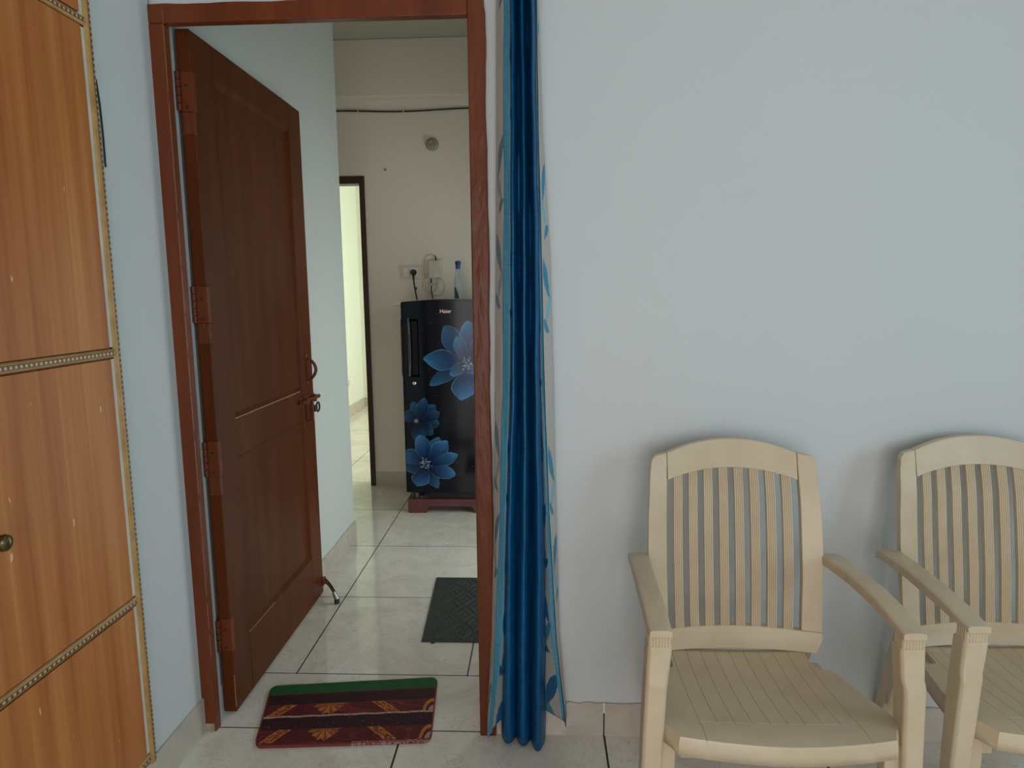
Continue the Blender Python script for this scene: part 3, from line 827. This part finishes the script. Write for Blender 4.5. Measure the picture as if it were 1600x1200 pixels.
# ---- printed doormat ; a = 0..1 left->right, b = 0..1 near->far
def make_doormat():
    c00, c10, c11, c01 = [np.array(p) for p in ((-0.862, 1.806), (-0.336, 1.846), (-0.366, 2.186), (-0.935, 2.118))]
    n, m = 300, 190
    a = np.linspace(0, 1, n)[None, :]; b = np.linspace(0, 1, m)[:, None]
    # round the corners by squeezing the outline
    r = 0.055
    X = (c00[0]*(1-a)+c10[0]*a)*(1-b) + (c01[0]*(1-a)+c11[0]*a)*b
    Y = (c00[1]*(1-a)+c10[1]*a)*(1-b) + (c01[1]*(1-a)+c11[1]*a)*b
    def rc(t, other):
        d = np.minimum(other, 1-other)/0.11; d = np.clip(d, 0, 1); q = 0.042*(1-np.sqrt(1-(1-d)**2))
        return q + (1-2*q)*t
    A = rc(a+0*b, b+0*a)
    X = (c00[0]*(1-A)+c10[0]*A)*(1-b) + (c01[0]*(1-A)+c11[0]*A)*b
    Y = (c00[1]*(1-A)+c10[1]*A)*(1-b) + (c01[1]*(1-A)+c11[1]*A)*b
    Zh = 0.0075 + 0.0008*vnoise(a+0*b, b+0*a, 9, 3)
    ridge = np.exp(-((b-0.44)/0.010)**2)
    Zh = Zh + 0.0010*ridge
    P = np.stack([X, Y, Zh+0*X], 2)
    U = (a+0*b)*0.54; V = (b+0*a)*0.33
    mar = lin(78, 20, 24); dkm = lin(44, 12, 18); grn = lin(24, 74, 38); gold = lin(170, 98, 42); brn = lin(105, 52, 24)
    col = np.zeros((m, n, 3)) + mar
    nz = vnoise(U, V, 60, 1)[..., None]; swirl = vnoise(U+0.05*np.sin(V*40), V, 26, 9)
    col = col*(0.80+0.35*nz)
    col = np.where(((swirl > 0.55) & (swirl < 0.66))[..., None], lin(104, 34, 38), col)
    dark = ((b > 0.235) & (b < 0.425)) | ((b > 0.64) & (b < 0.80)); dark = dark & (a > -1)
    col = np.where(dark[..., None], dkm*(0.9+0.2*nz), col)
    def motif(cb, h):
        """row of motifs between b = cb-h .. cb (top of the row at cb)"""
        nonlocal col
        v = (V - cb*0.33)   # 0 at the top of the row, negative downwards
        Hh = h*0.33
        inrow = (v < 0) & (v > -Hh)
        tex = vnoise(U, V, 230, 4)
        for cx in (0.205,):
            u = U-cx; d = np.sqrt((u/0.052)**2 + (v/(Hh*0.98))**2); ang = np.arctan2(-v, u)
            lob = 0.90+0.10*np.cos(ang*13)
            k = inrow & (d < lob) & (np.abs(u) < 0.054*(1-np.clip(-v/Hh, 0, 1)*0.80)*(1+0.12*np.sin(v*330)))
            arcs = (np.sqrt((np.abs(u)-0.026)**2 + (v+0.002)**2))
            sh = ((arcs*260).astype(int) % 2 == 0) & (arcs < 0.024)
            c_ = np.where((sh | (np.cos(ang*11) < -0.35))[..., None], brn*1.2, gold*1.05)
            col = np.where(k[..., None], c_*(0.75+0.5*tex[..., None]), col)
        for (c0, sl) in ((0.055, 0.85), (0.385, -0.95)):
            u = U - c0 + v*(-sl)*1.0 * (-1)
            k = inrow & (np.abs(U - c0 - sl*(v+Hh/2)) < 0.021)
            ed = np.abs(np.abs(U - c0 - sl*(v+Hh/2)) - 0.0165) < 0.0015
            c_ = np.where(ed[..., None], gold*1.2, np.where((tex > 0.55)[..., None], gold, brn))
            col = np.where(k[..., None], c_, col)
        u = U-0.535; d = np.sqrt((u/0.033)**2+((v+Hh)/(Hh*1.05))**2)
        k = inrow & (d < 1) & (d > 0.72); col = np.where(k[..., None], gold, col)
        k = inrow & (d <= 0.45); col = np.where(k[..., None], lin(150, 130, 110), col)
    motif(0.235, 0.19); motif(0.63, 0.19)
    seam = np.abs(b-0.435+0.004*np.sin(a*40)) < 0.011
    col = np.where((seam & (rng.random((m, n)) > 0.15))[..., None], lin(170, 140, 128), col)
    g = (b > 0.825) & (a > -1)
    col = np.where((g+np.zeros((m, n), bool))[..., None], grn*(0.85+0.3*nz), col)
    edge = (np.minimum(a, 1-a) < 0.010) | (b < 0.022) | (b > 0.985)
    col = np.where(((edge & (b < 0.82))+np.zeros((m, n), bool))[..., None], lin(110, 42, 38), col)
    fray = (b < 0.035) & (a > 0.55) & (rng.random((m, n)) > 0.6)
    col = np.where(fray[..., None], lin(165, 130, 120), col)
    fleck = (vnoise(U, V, 200, 12) > 0.93) & (b > 0.25) & (b < 0.45)
    col = np.where(fleck[..., None], lin(140, 90, 90), col)
    return painted_grid('door_mat', P, np.clip(col*1.2, 0, 1), M_mat, None, 0.0068)
dmat = make_doormat()
tag(dmat, 'maroon doormat with green band and gold leaf motifs lying in the doorway', 'doormat')

# ---- rubber mat with embossed diamonds
def make_rubber_mat():
    n, m = 150, 210
    x = np.linspace(0, 0.40, n)[None, :]+np.zeros((m, 1)); y = np.linspace(0, 0.588, m)[:, None]+np.zeros((1, n))
    px = np.abs(((x/0.100) % 1)-0.5)*2; py = np.abs(((y/0.147) % 1)-0.5)*2
    d = px+py
    h = 0.0042 + 0.0011*np.clip(np.cos(d*PI*3.0)*2.2, -1, 1)
    mg = np.minimum(np.minimum(x, 0.40-x), np.minimum(y, 0.588-y)); h = np.where(mg < 0.022, 0.0046, h)
    X = -0.468 + x - 0.055*y; Y = 2.434 + y + 0.003*x
    mbq = MB(); P = np.stack([X, Y, h], 2)
    mbq.v = [tuple(p) for p in P.reshape(-1, 3)]
    mbq.f = [(a*n+b, a*n+b+1, (a+1)*n+b+1, (a+1)*n+b) for a in range(m-1) for b in range(n-1)]
    mbq.box(-0.430, -0.416, 2.424, 2.4345, 0.0006, 0.0035)
    o = obj('rubber_mat', mbq, M_matr, recalc=False); sol(o, 0.0028, -1)
    o.data.polygons.foreach_set('use_smooth', [True]*len(o.data.polygons))
    return o
tag(make_rubber_mat(), 'dark grey rubber mat with diamond pattern on the hall tiles', 'mat')

# ------------------------------------------------------------ refrigerator
FX0, FX1, FY, FZ0, FZ1 = -0.832, -0.292, 3.975, 0.128, 1.292
stand = thing('fridge_stand', (-0.56, 4.23, 0), 'low maroon plastic stand under the blue flowered refrigerator', 'fridge stand')
m = MB()
sx0, sx1, sy0, sy1 = -0.822, -0.302, 3.972, 4.47
def arch(n0, n1):  # front board with an arch cut out
    return [(n0, 0), (n0+0.115, 0), (n0+0.118, 0.028), (n0+0.132, 0.040), (n1-0.132, 0.040), (n1-0.118, 0.028), (n1-0.115, 0), (n1, 0), (n1, 0.088), (n0, 0.088)]
m.poly(arch(sx0, sx1), 'y', sy0, sy0+0.03).poly(arch(sx0, sx1), 'y', sy1-0.03, sy1)
m.poly(arch(sy0+0.03, sy1-0.03), 'x', sx0, sx0+0.03).poly(arch(sy0+0.03, sy1-0.03), 'x', sx1-0.03, sx1)
obj('stand_frame', m, M_stand, stand, bevel=0.004)
for x in (sx0+0.045, sx1-0.045):
    for y in (sy0+0.045, sy1-0.045): obj('adjusting_foot', MB().lathe([(0.022, 0.086), (0.022, 0.105), (0.015, 0.1275)], (x, y, 0), 14), M_fside, stand, smooth=True)
frg = thing('refrigerator', (-0.56, 4.25, 0.128), 'dark blue single-door refrigerator printed with blue flowers in the hall', 'refrigerator')
obj('cabinet', MB().box(FX0+0.004, FX1-0.004, FY+0.062, 4.52, FZ0+0.002, FZ1-0.012), M_fside, frg, bevel=0.006)
obj('base_panel', MB().box(FX0+0.02, FX1-0.02, FY+0.05, FY+0.062, FZ0+0.002, FZ0+0.05), M_black, frg)
# painted door front
def petal_shape(U, V, cx, cy, ang, L, Wd, bend=0.0, tipw=0.0):
    dx, dy = U-cx, V-cy
    q = dx*math.cos(ang)+dy*math.sin(ang); p = -dx*math.sin(ang)+dy*math.cos(ang)
    t = q/L; p = p - bend*L*t*t
    tc = np.clip(t, 0, 1); prof = Wd*np.clip(np.sin(PI*tc**1.35), 0, 1)**0.72*(1+0.10*np.sin(tc*9+ang*3))
    inside = (t > 0) & (t < 1) & (np.abs(p) < prof)
    e = np.abs(p)/np.maximum(prof, 1e-5)
    return inside, t, e, p/np.maximum(prof, 1e-5)
def flower(col, U, V, cx, cy, petals, dim=1.0, stamens=True, seed=0):
    core = lin(12, 26, 66); mid = lin(34, 80, 146); tip = lin(78, 158, 205); rim = lin(140, 195, 222)
    for (ang, L, Wd, bend, k) in petals:
        ins, t, e, sgn = petal_shape(U, V, cx, cy, math.radians(ang), L, Wd, bend)
        t_ = np.clip(t, 0, 1)[..., None]; e_ = np.clip(e, 0, 1)[..., None]
        c = core*(1-t_)+mid*t_; c = c*(1-t_**3*0.85) + tip*(t_**3)*0.85
        c = c*(0.78+0.30*np.clip(sgn, -1, 1)[..., None])
        r_ = np.clip((e_-0.90)/0.08, 0, 1)*np.clip(t_*1.4, 0, 1)
        c = c*(1-r_*0.55)+rim*r_*0.55
        c = c*k*dim
        c = c*(0.92+0.16*vnoise(U, V, 90, seed+int(ang)+400)[..., None])
        col = np.where(ins[..., None], c, col)
    if stamens:
        r = np.random.default_rng(seed)
        for i in range(34):
            a = r.uniform(0, 2*PI); L = r.uniform(0.012, 0.046)
            ex, ey = cx+L*math.cos(a), cy+L*math.sin(a)
            dx, dy = U-cx, V-cy; tt = np.clip((dx*(ex-cx)+dy*(ey-cy))/(L*L), 0.35, 1)
            dd = np.sqrt((dx-tt*(ex-cx))**2+(dy-tt*(ey-cy))**2)
            col = np.where((dd < 0.0009)[..., None], lin(95, 130, 160), col)
            dd = np.sqrt((U-ex)**2+(V-ey)**2)
            col = np.where((dd < 0.0028)[..., None], lin(185, 200, 205), col)
    return col
def fridge_door():
    n, m = 250, 500
    u = np.linspace(0, FX1-FX0, n)[None, :]+np.zeros((m, 1)); v = np.linspace(0, 1, m)[:, None]+np.zeros((1, n))
    topz = FZ1 + 0.012 - 0.030*((u-0.27)/0.27)**2*0.5
    Z = FZ0 + 0.004 + (topz-FZ0-0.004)*v
    Hs = Z
    bow = -0.016*(1-((u-0.27)/0.27)**2)
    ed = np.minimum(u, (FX1-FX0)-u); rnd_ = 0.012*(1-np.sqrt(np.clip(1-(1-np.clip(ed/0.012, 0, 1))**2, 0, 1)))
    # pocket handle recess at the left edge
    hx0, hx1, hz0, hz1 = 0.030, 0.108, 0.845, 1.192
    rec = np.clip(np.minimum(np.minimum(u-hx0, hx1-u)/0.010, np.minimum(Z-hz0, hz1-Z)/0.012), 0, 1)
    P = np.stack([FX0+u, FY+bow+rnd_+0.018*rec, Z], 2)
    col = np.zeros((m, n, 3)) + lin(13, 17, 26)
    col = col*(0.85+0.3*vnoise(u, Z, 6, 2)[..., None])
    # flower A lower left, B upper right, C faint mid left
    col = flower(col, u, Z, 0.095, 0.575, [(100, 0.125, 0.035, 0.1, .8), (45, 0.145, 0.040, 0, .75), (0, 0.125, 0.034, -.1, .7), (150, 0.11, 0.036, 0, .75), (-45, 0.115, 0.038, 0, .7), (-95, 0.125, 0.040, 0, .7), (75, 0.15, 0.036, 0, .8), (18, 0.14, 0.030, .1, .7)], 0.62, False, 3)
    d = np.sqrt((u-0.077)**2+(Z-0.578)**2); col = col + (np.exp(-(d/0.009)**2)[..., None])*lin(150, 185, 210)
    col = flower(col, u, Z, 0.130, 0.310, [(66, 0.190, 0.044, -.05, .75), (-68, 0.165, 0.036, .05, .7), (-28, 0.190, 0.048, .12, .95), (196, 0.150, 0.040, -.1, .6), (152, 0.165, 0.044, .0, .95), (93, 0.185, 0.054, .12, .95), (44, 0.200, 0.050, .05, 1.0), (10, 0.205, 0.037, .12, .95), (-108, 0.150, 0.054, -.1, .9)], 1.0, True, 8)
    col = flower(col, u, Z, 0.400, 0.925, [(128, 0.265, 0.060, -.12, .65), (-160, 0.265, 0.044, .15, .7), (-30, 0.20, 0.05, 0, .8), (20, 0.2, 0.05, 0, .8), (-100, 0.225, 0.070, -.05, 1.0), (86, 0.255, 0.062, .05, .85), (55, 0.22, 0.05, .05, .7), (170, 0.270, 0.058, .05, 1.0), (118, 0.175, 0.040, -.1, .95), (-155, 0.130, 0.034, .1, 1.0), (-65, 0.07, 0.03, 0, 1)], 1.0, True, 21)
    r = np.random.default_rng(2)
    for i in range(34):
        a, b = r.uniform(0.04, 0.5), r.uniform(0.2, 1.25); d = np.sqrt((u-a)**2+(Z-b)**2)
        col = col + np.exp(-(d/0.0028)**2)[..., None]*lin(70, 90, 105)
    col = np.where((rec > 0.02)[..., None], lin(9, 10, 13), col)
    side = ed < 0.004; col = np.where(side[..., None], lin(8, 10, 14), col)
    return painted_grid('fridge_door', P, np.clip(col*0.72, 0, 1), M_fdoor, frg, 0.0)
fd = fridge_door(); sol(fd, 0.045, 1)
fd.modifiers[-1].offset = -1
# silver line along the top of the door
pts = [(FX0+0.006+(0.528)*i/30, FY+0.010-0.016*(1-((i/30*0.54-0.27)/0.27)**2), FZ1+0.0145-0.015*((i/30*0.54-0.27)/0.27)**2) for i in range(31)]
obj('top_trim', MB().tube(pts, 0.0034, 8), M_silver, fd, smooth=True)
obj('door_cap', MB().loft([[(p[0], p[1]+0.003, p[2]-0.004), (p[0], p[1]+0.052, p[2]-0.004), (p[0], p[1]+0.052, p[2]+0.002), (p[0], p[1]+0.005, p[2]+0.001)] for p in pts]), M_black, fd)
# handle bar inside the pocket, lock barrel
obj('handle_grip', MB().loft([[(FX0+0.034, FY-0.006, z), (FX0+0.044+0.003*math.sin(PI*(z-0.84)/0.36), FY-0.0125, z), (FX0+0.052+0.006*math.sin(PI*(z-0.84)/0.36), FY-0.006, z), (FX0+0.050, FY+0.012, z), (FX0+0.034, FY+0.012, z)] for z in np.linspace(0.850, 1.200, 24)]), M_rubber, fd, smooth=True, angle=60)
obj('handle_rim', MB().tube([(FX0+0.108, FY-0.0108, 0.85), (FX0+0.1095, FY-0.0112, 1.02), (FX0+0.108, FY-0.0108, 1.19)], 0.0016, 6), M_black, fd, smooth=True)
obj('lock_barrel', MB().lathe([(0.0105, 0.004), (0.0105, -0.003), (0.0085, -0.005), (0.003, -0.005)], (FX0+0.073, FY-0.0075, 0.808), 18, 'y'), M_silver, fd, smooth=True)
def text_mesh(s, size, loc, mat, name, parent, depth=0.0006, tilt=0.0):
    cu = bpy.data.curves.new(name, 'FONT'); cu.body = s; cu.size = size; cu.extrude = depth; cu.align_x = 'CENTER'; cu.align_y = 'CENTER'; cu.offset = 0.0003
    tmp = bpy.data.objects.new(name, cu); COL.objects.link(tmp)
    dg = bpy.context.evaluated_depsgraph_get(); dg.update()
    me = bpy.data.meshes.new_from_object(tmp.evaluated_get(dg)); bpy.data.objects.remove(tmp)
    me.transform(Matrix.Translation(Vector(loc)-ORG[parent.name]) @ Matrix.Rotation(tilt, 4, 'Z') @ Matrix.Rotation(PI/2, 4, 'X'))
    me.materials.clear(); me.materials.append(mat)
    o = bpy.data.objects.new(name, me); COL.objects.link(o); o.parent = parent; return o
text_mesh('Haier', 0.031, (-0.560, FY-0.0165, 1.236), M_letter, 'lettering', fd)
# ------------------------------------------------------------ things on and behind the fridge
bt = thing('water_bottle', (-0.522, 4.30, FZ1-0.0115), 'clear plastic water bottle with blue cap standing on the refrigerator', 'bottle')
z0 = FZ1-0.0115
prof = [(0.0, 0), (0.024, 0), (0.0265, 0.006), (0.0265, 0.05), (0.0250, 0.055), (0.0265, 0.06), (0.0265, 0.12), (0.0245, 0.15), (0.018, 0.185), (0.0145, 0.205), (0.0140, 0.225), (0.0140, 0.232), (0.012, 0.232), (0.0125, 0.20), (0.016, 0.183), (0.0225, 0.15), (0.0245, 0.12), (0.0245, 0.008), (0.0, 0.004)]
obj('bottle_body', MB().lathe(prof, (-0.522, 4.30, z0), 28), M_bottle, bt, smooth=True, angle=60)
obj('bottle_cap', MB().lathe([(0.0, 0.262), (0.017, 0.262), (0.0185, 0.256), (0.0185, 0.243), (0.0155, 0.240), (0.0155, 0.212), (0.0, 0.212)][::-1], (-0.522, 4.30, z0), 24), M_cap, bt, smooth=True)
rows = []
for k in range(9):
    z = z0+0.012+0.085*k/8
    rows.append([(-0.522+0.0270*math.cos(a), 4.30+0.0270*math.sin(a), z if i > 3 or k < 5 else z) for i, a in enumerate([PI*1.12+PI*0.55*j/14 for j in range(15-k)] + [PI*1.12+PI*0.55*(14-k)/14]*k)])
obj('bottle_label', MB().grid(rows), plain('blue_label', (0.02, 0.09, 0.16, 1), 0.4), bt, smooth=True, recalc=False)

sp = thing('wall_socket', (-0.872, 4.568, 1.44), 'ivory switch and socket plate on the hall wall above the refrigerator', 'socket')
obj('plate', MB().box(-0.944, -0.800, 4.5585, 4.5695, 1.437, 1.529), M_plate, sp, bevel=0.003)
obj('rocker_switch', MB().box(-0.922, -0.882, 4.554, 4.559, 1.455, 1.510), M_white, sp, bevel=0.0025)
obj('socket_face', MB().box(-0.878, -0.824, 4.5562, 4.559, 1.452, 1.514), M_white, sp, bevel=0.0015)
pc = thing('fridge_plug', (-0.848, 4.54, 1.30), 'black power plug and cord pushed into the ivory wall socket', 'plug')
obj('plug_body', MB().lathe([(0.0, -0.038), (0.014, -0.038), (0.0195, -0.030), (0.0205, -0.002), (0.0205, 0.0)], (-0.853, 4.556, 1.482), 20, 'y').tube([(-0.853, 4.535, 1.470), (-0.852, 4.535, 1.435)], [0.010, 0.006], 10), M_rubber, pc, smooth=True)
obj('cord', MB().tube([(-0.852, 4.535, 1.440), (-0.849, 4.536, 1.40), (-0.842, 4.54, 1.35), (-0.832, 4.545, 1.29), (-0.825, 4.547, 1.20)], 0.0050, 8), M_rubber, pc, smooth=True)
obj('cord_tag', MB().box(-0.841, -0.831, 4.534, 4.538, 1.366, 1.384), M_cap, pc)
ad = thing('adapter_box', (-0.71, 4.56, 1.44), 'ivory wall-mounted adapter box with coiled thin cable beside the socket', 'adapter box')
obj('box', MB().box(-0.748, -0.672, 4.535, 4.5695, 1.445, 1.558), M_plate, ad, bevel=0.004)
obj('box', MB().box(-0.742, -0.660, 4.548, 4.5690, 1.440, 1.566), M_plate, ad, bevel=0.003)
obj('connector', MB().tube([(-0.700, 4.552, 1.558), (-0.703, 4.551, 1.578), (-0.706, 4.553, 1.594)], [0.006, 0.004, 0.0025], 8), M_rubber, ad, smooth=True)
def loop(cx, cz, rx, rz, a0, a1, n=28, y=4.560, wob=0.0):
    return [(cx+rx*math.cos(a0+(a1-a0)*i/n), y+0.004*math.sin(i*0.5), cz+rz*math.sin(a0+(a1-a0)*i/n)+wob*math.sin(i*0.8)) for i in range(n+1)]
R_ = 0.0021
obj('thin_cable', MB().tube(loop(-0.735, 1.545, 0.048, 0.055, 0.15*PI, 1.1*PI) + [(-0.786, 4.56, 1.49), (-0.778, 4.56, 1.46), (-0.755, 4.56, 1.475)], R_, 6), M_plate2, ad, smooth=True)
obj('thin_cable', MB().tube(loop(-0.745, 1.405, 0.050, 0.058, 0.3*PI, 2.4*PI, 40), R_, 6), M_plate2, ad, smooth=True)
obj('thin_cable', MB().tube(loop(-0.700, 1.385, 0.056, 0.062, -0.75*PI, 0.9*PI, 36), R_, 6), M_plate2, ad, smooth=True)
obj('thin_cable', MB().tube(loop(-0.715, 1.440, 0.030, 0.040, -1.0*PI, 0.1*PI, 30), R_, 6), M_plate2, ad, smooth=True)
obj('thin_cable', MB().tube([(-0.786, 4.56, 1.50), (-0.776, 4.56, 1.42), (-0.772, 4.56, 1.36), (-0.768, 4.55, 1.31), (-0.765, 4.55, 1.26)], R_, 6), M_plate2, ad, smooth=True)
obj('black_cord', MB().tube([(-0.737, 4.553, 1.447), (-0.735, 4.553, 1.40), (-0.738, 4.553, 1.36), (-0.728, 4.552, 1.31), (-0.720, 4.55, 1.22)], 0.0040, 8), M_rubber, ad, smooth=True)
obj('cord_clip', MB().lathe([(0.0065, -0.006), (0.0065, 0.006)], (-0.736, 4.553, 1.402), 10, 'z'), M_plate, ad)

lh = thing('lamp_holder', (-0.705, 4.56, 2.31), 'round empty lamp holder fixed high on the hall wall', 'lamp holder')
obj('holder_base', MB().lathe([(0.0, -0.018), (0.034, -0.018), (0.042, -0.010), (0.044, 0.0)], (-0.708, 4.569, 2.312), 28, 'y'), plain('dusty_grey_plastic', (0.33, 0.32, 0.27, 1), 0.5), lh, smooth=True)
obj('holder_socket', MB().lathe([(0.004, -0.034), (0.019, -0.040), (0.023, -0.036), (0.025, -0.016)], (-0.708, 4.569, 2.312), 24, 'y'), plain('aged_holder_plastic', (0.26, 0.25, 0.21, 1), 0.45), lh, smooth=True)
for x, z in ((-0.683, 2.322), (-0.700, 2.283)): obj('screw', MB().lathe([(0.004, -0.003), (0.004, 0.0)], (x, 4.555, z), 8, 'y'), M_dark, lh)
tag(obj('wall_plug', MB().lathe([(0.009, -0.004), (0.010, 0.0)], (-1.026, 4.5695, 2.158), 12, 'y'), plain('grey_filler', (0.30, 0.28, 0.23, 1), 0.8)),
    'small grey filled plug hole on the hall wall left of the lamp holder', 'wall plug')
cb = thing('wall_cable', (-0.6, 4.56, 2.53), 'long black cable clipped across the hall wall under the beam', 'cable')
cz = lambda x: 2.534 - 0.012*math.sin(PI*(x+1.35)/0.9)**2
obj('cable', MB().tube([(-2.45+2.78*i/60, 4.563, cz(-2.45+2.78*i/60) if -1.35 < -2.45+2.78*i/60 < -0.45 else 2.534) for i in range(61)], 0.0052, 8), M_rubber, cb, smooth=True)
for x in (-1.19, -0.89, -0.30): obj('cable_clip', MB().box(x-0.003, x+0.003, 4.556, 4.5695, cz(x)-0.008, cz(x)+0.009), M_plate, cb)
tag(obj('plastic_strip', MB().loft([[(-0.888, 4.035, 1.270), (-0.886, 4.055, 1.266), (-0.886, 4.055, 1.280), (-0.888, 4.035, 1.280)], [(-0.812, 4.035, 1.2815), (-0.810, 4.055, 1.2815), (-0.810, 4.055, 1.3005), (-0.812, 4.035, 1.3005)]]), M_white),
    'small white strip poking out over the left edge of the refrigerator top', 'strip')
ss = thing('light_switch', (-2.13, 7.35, 0.6), 'pale switch plate low on the bright far room wall', 'switch')
obj('plate', MB().box(-2.1395, -2.131, 7.26, 7.48, 0.30, 0.42), M_white, ss, bevel=0.003)
obj('rocker_switch', MB().box(-2.131, -2.127, 7.29, 7.33, 0.33, 0.39), M_plate, ss, bevel=0.001)
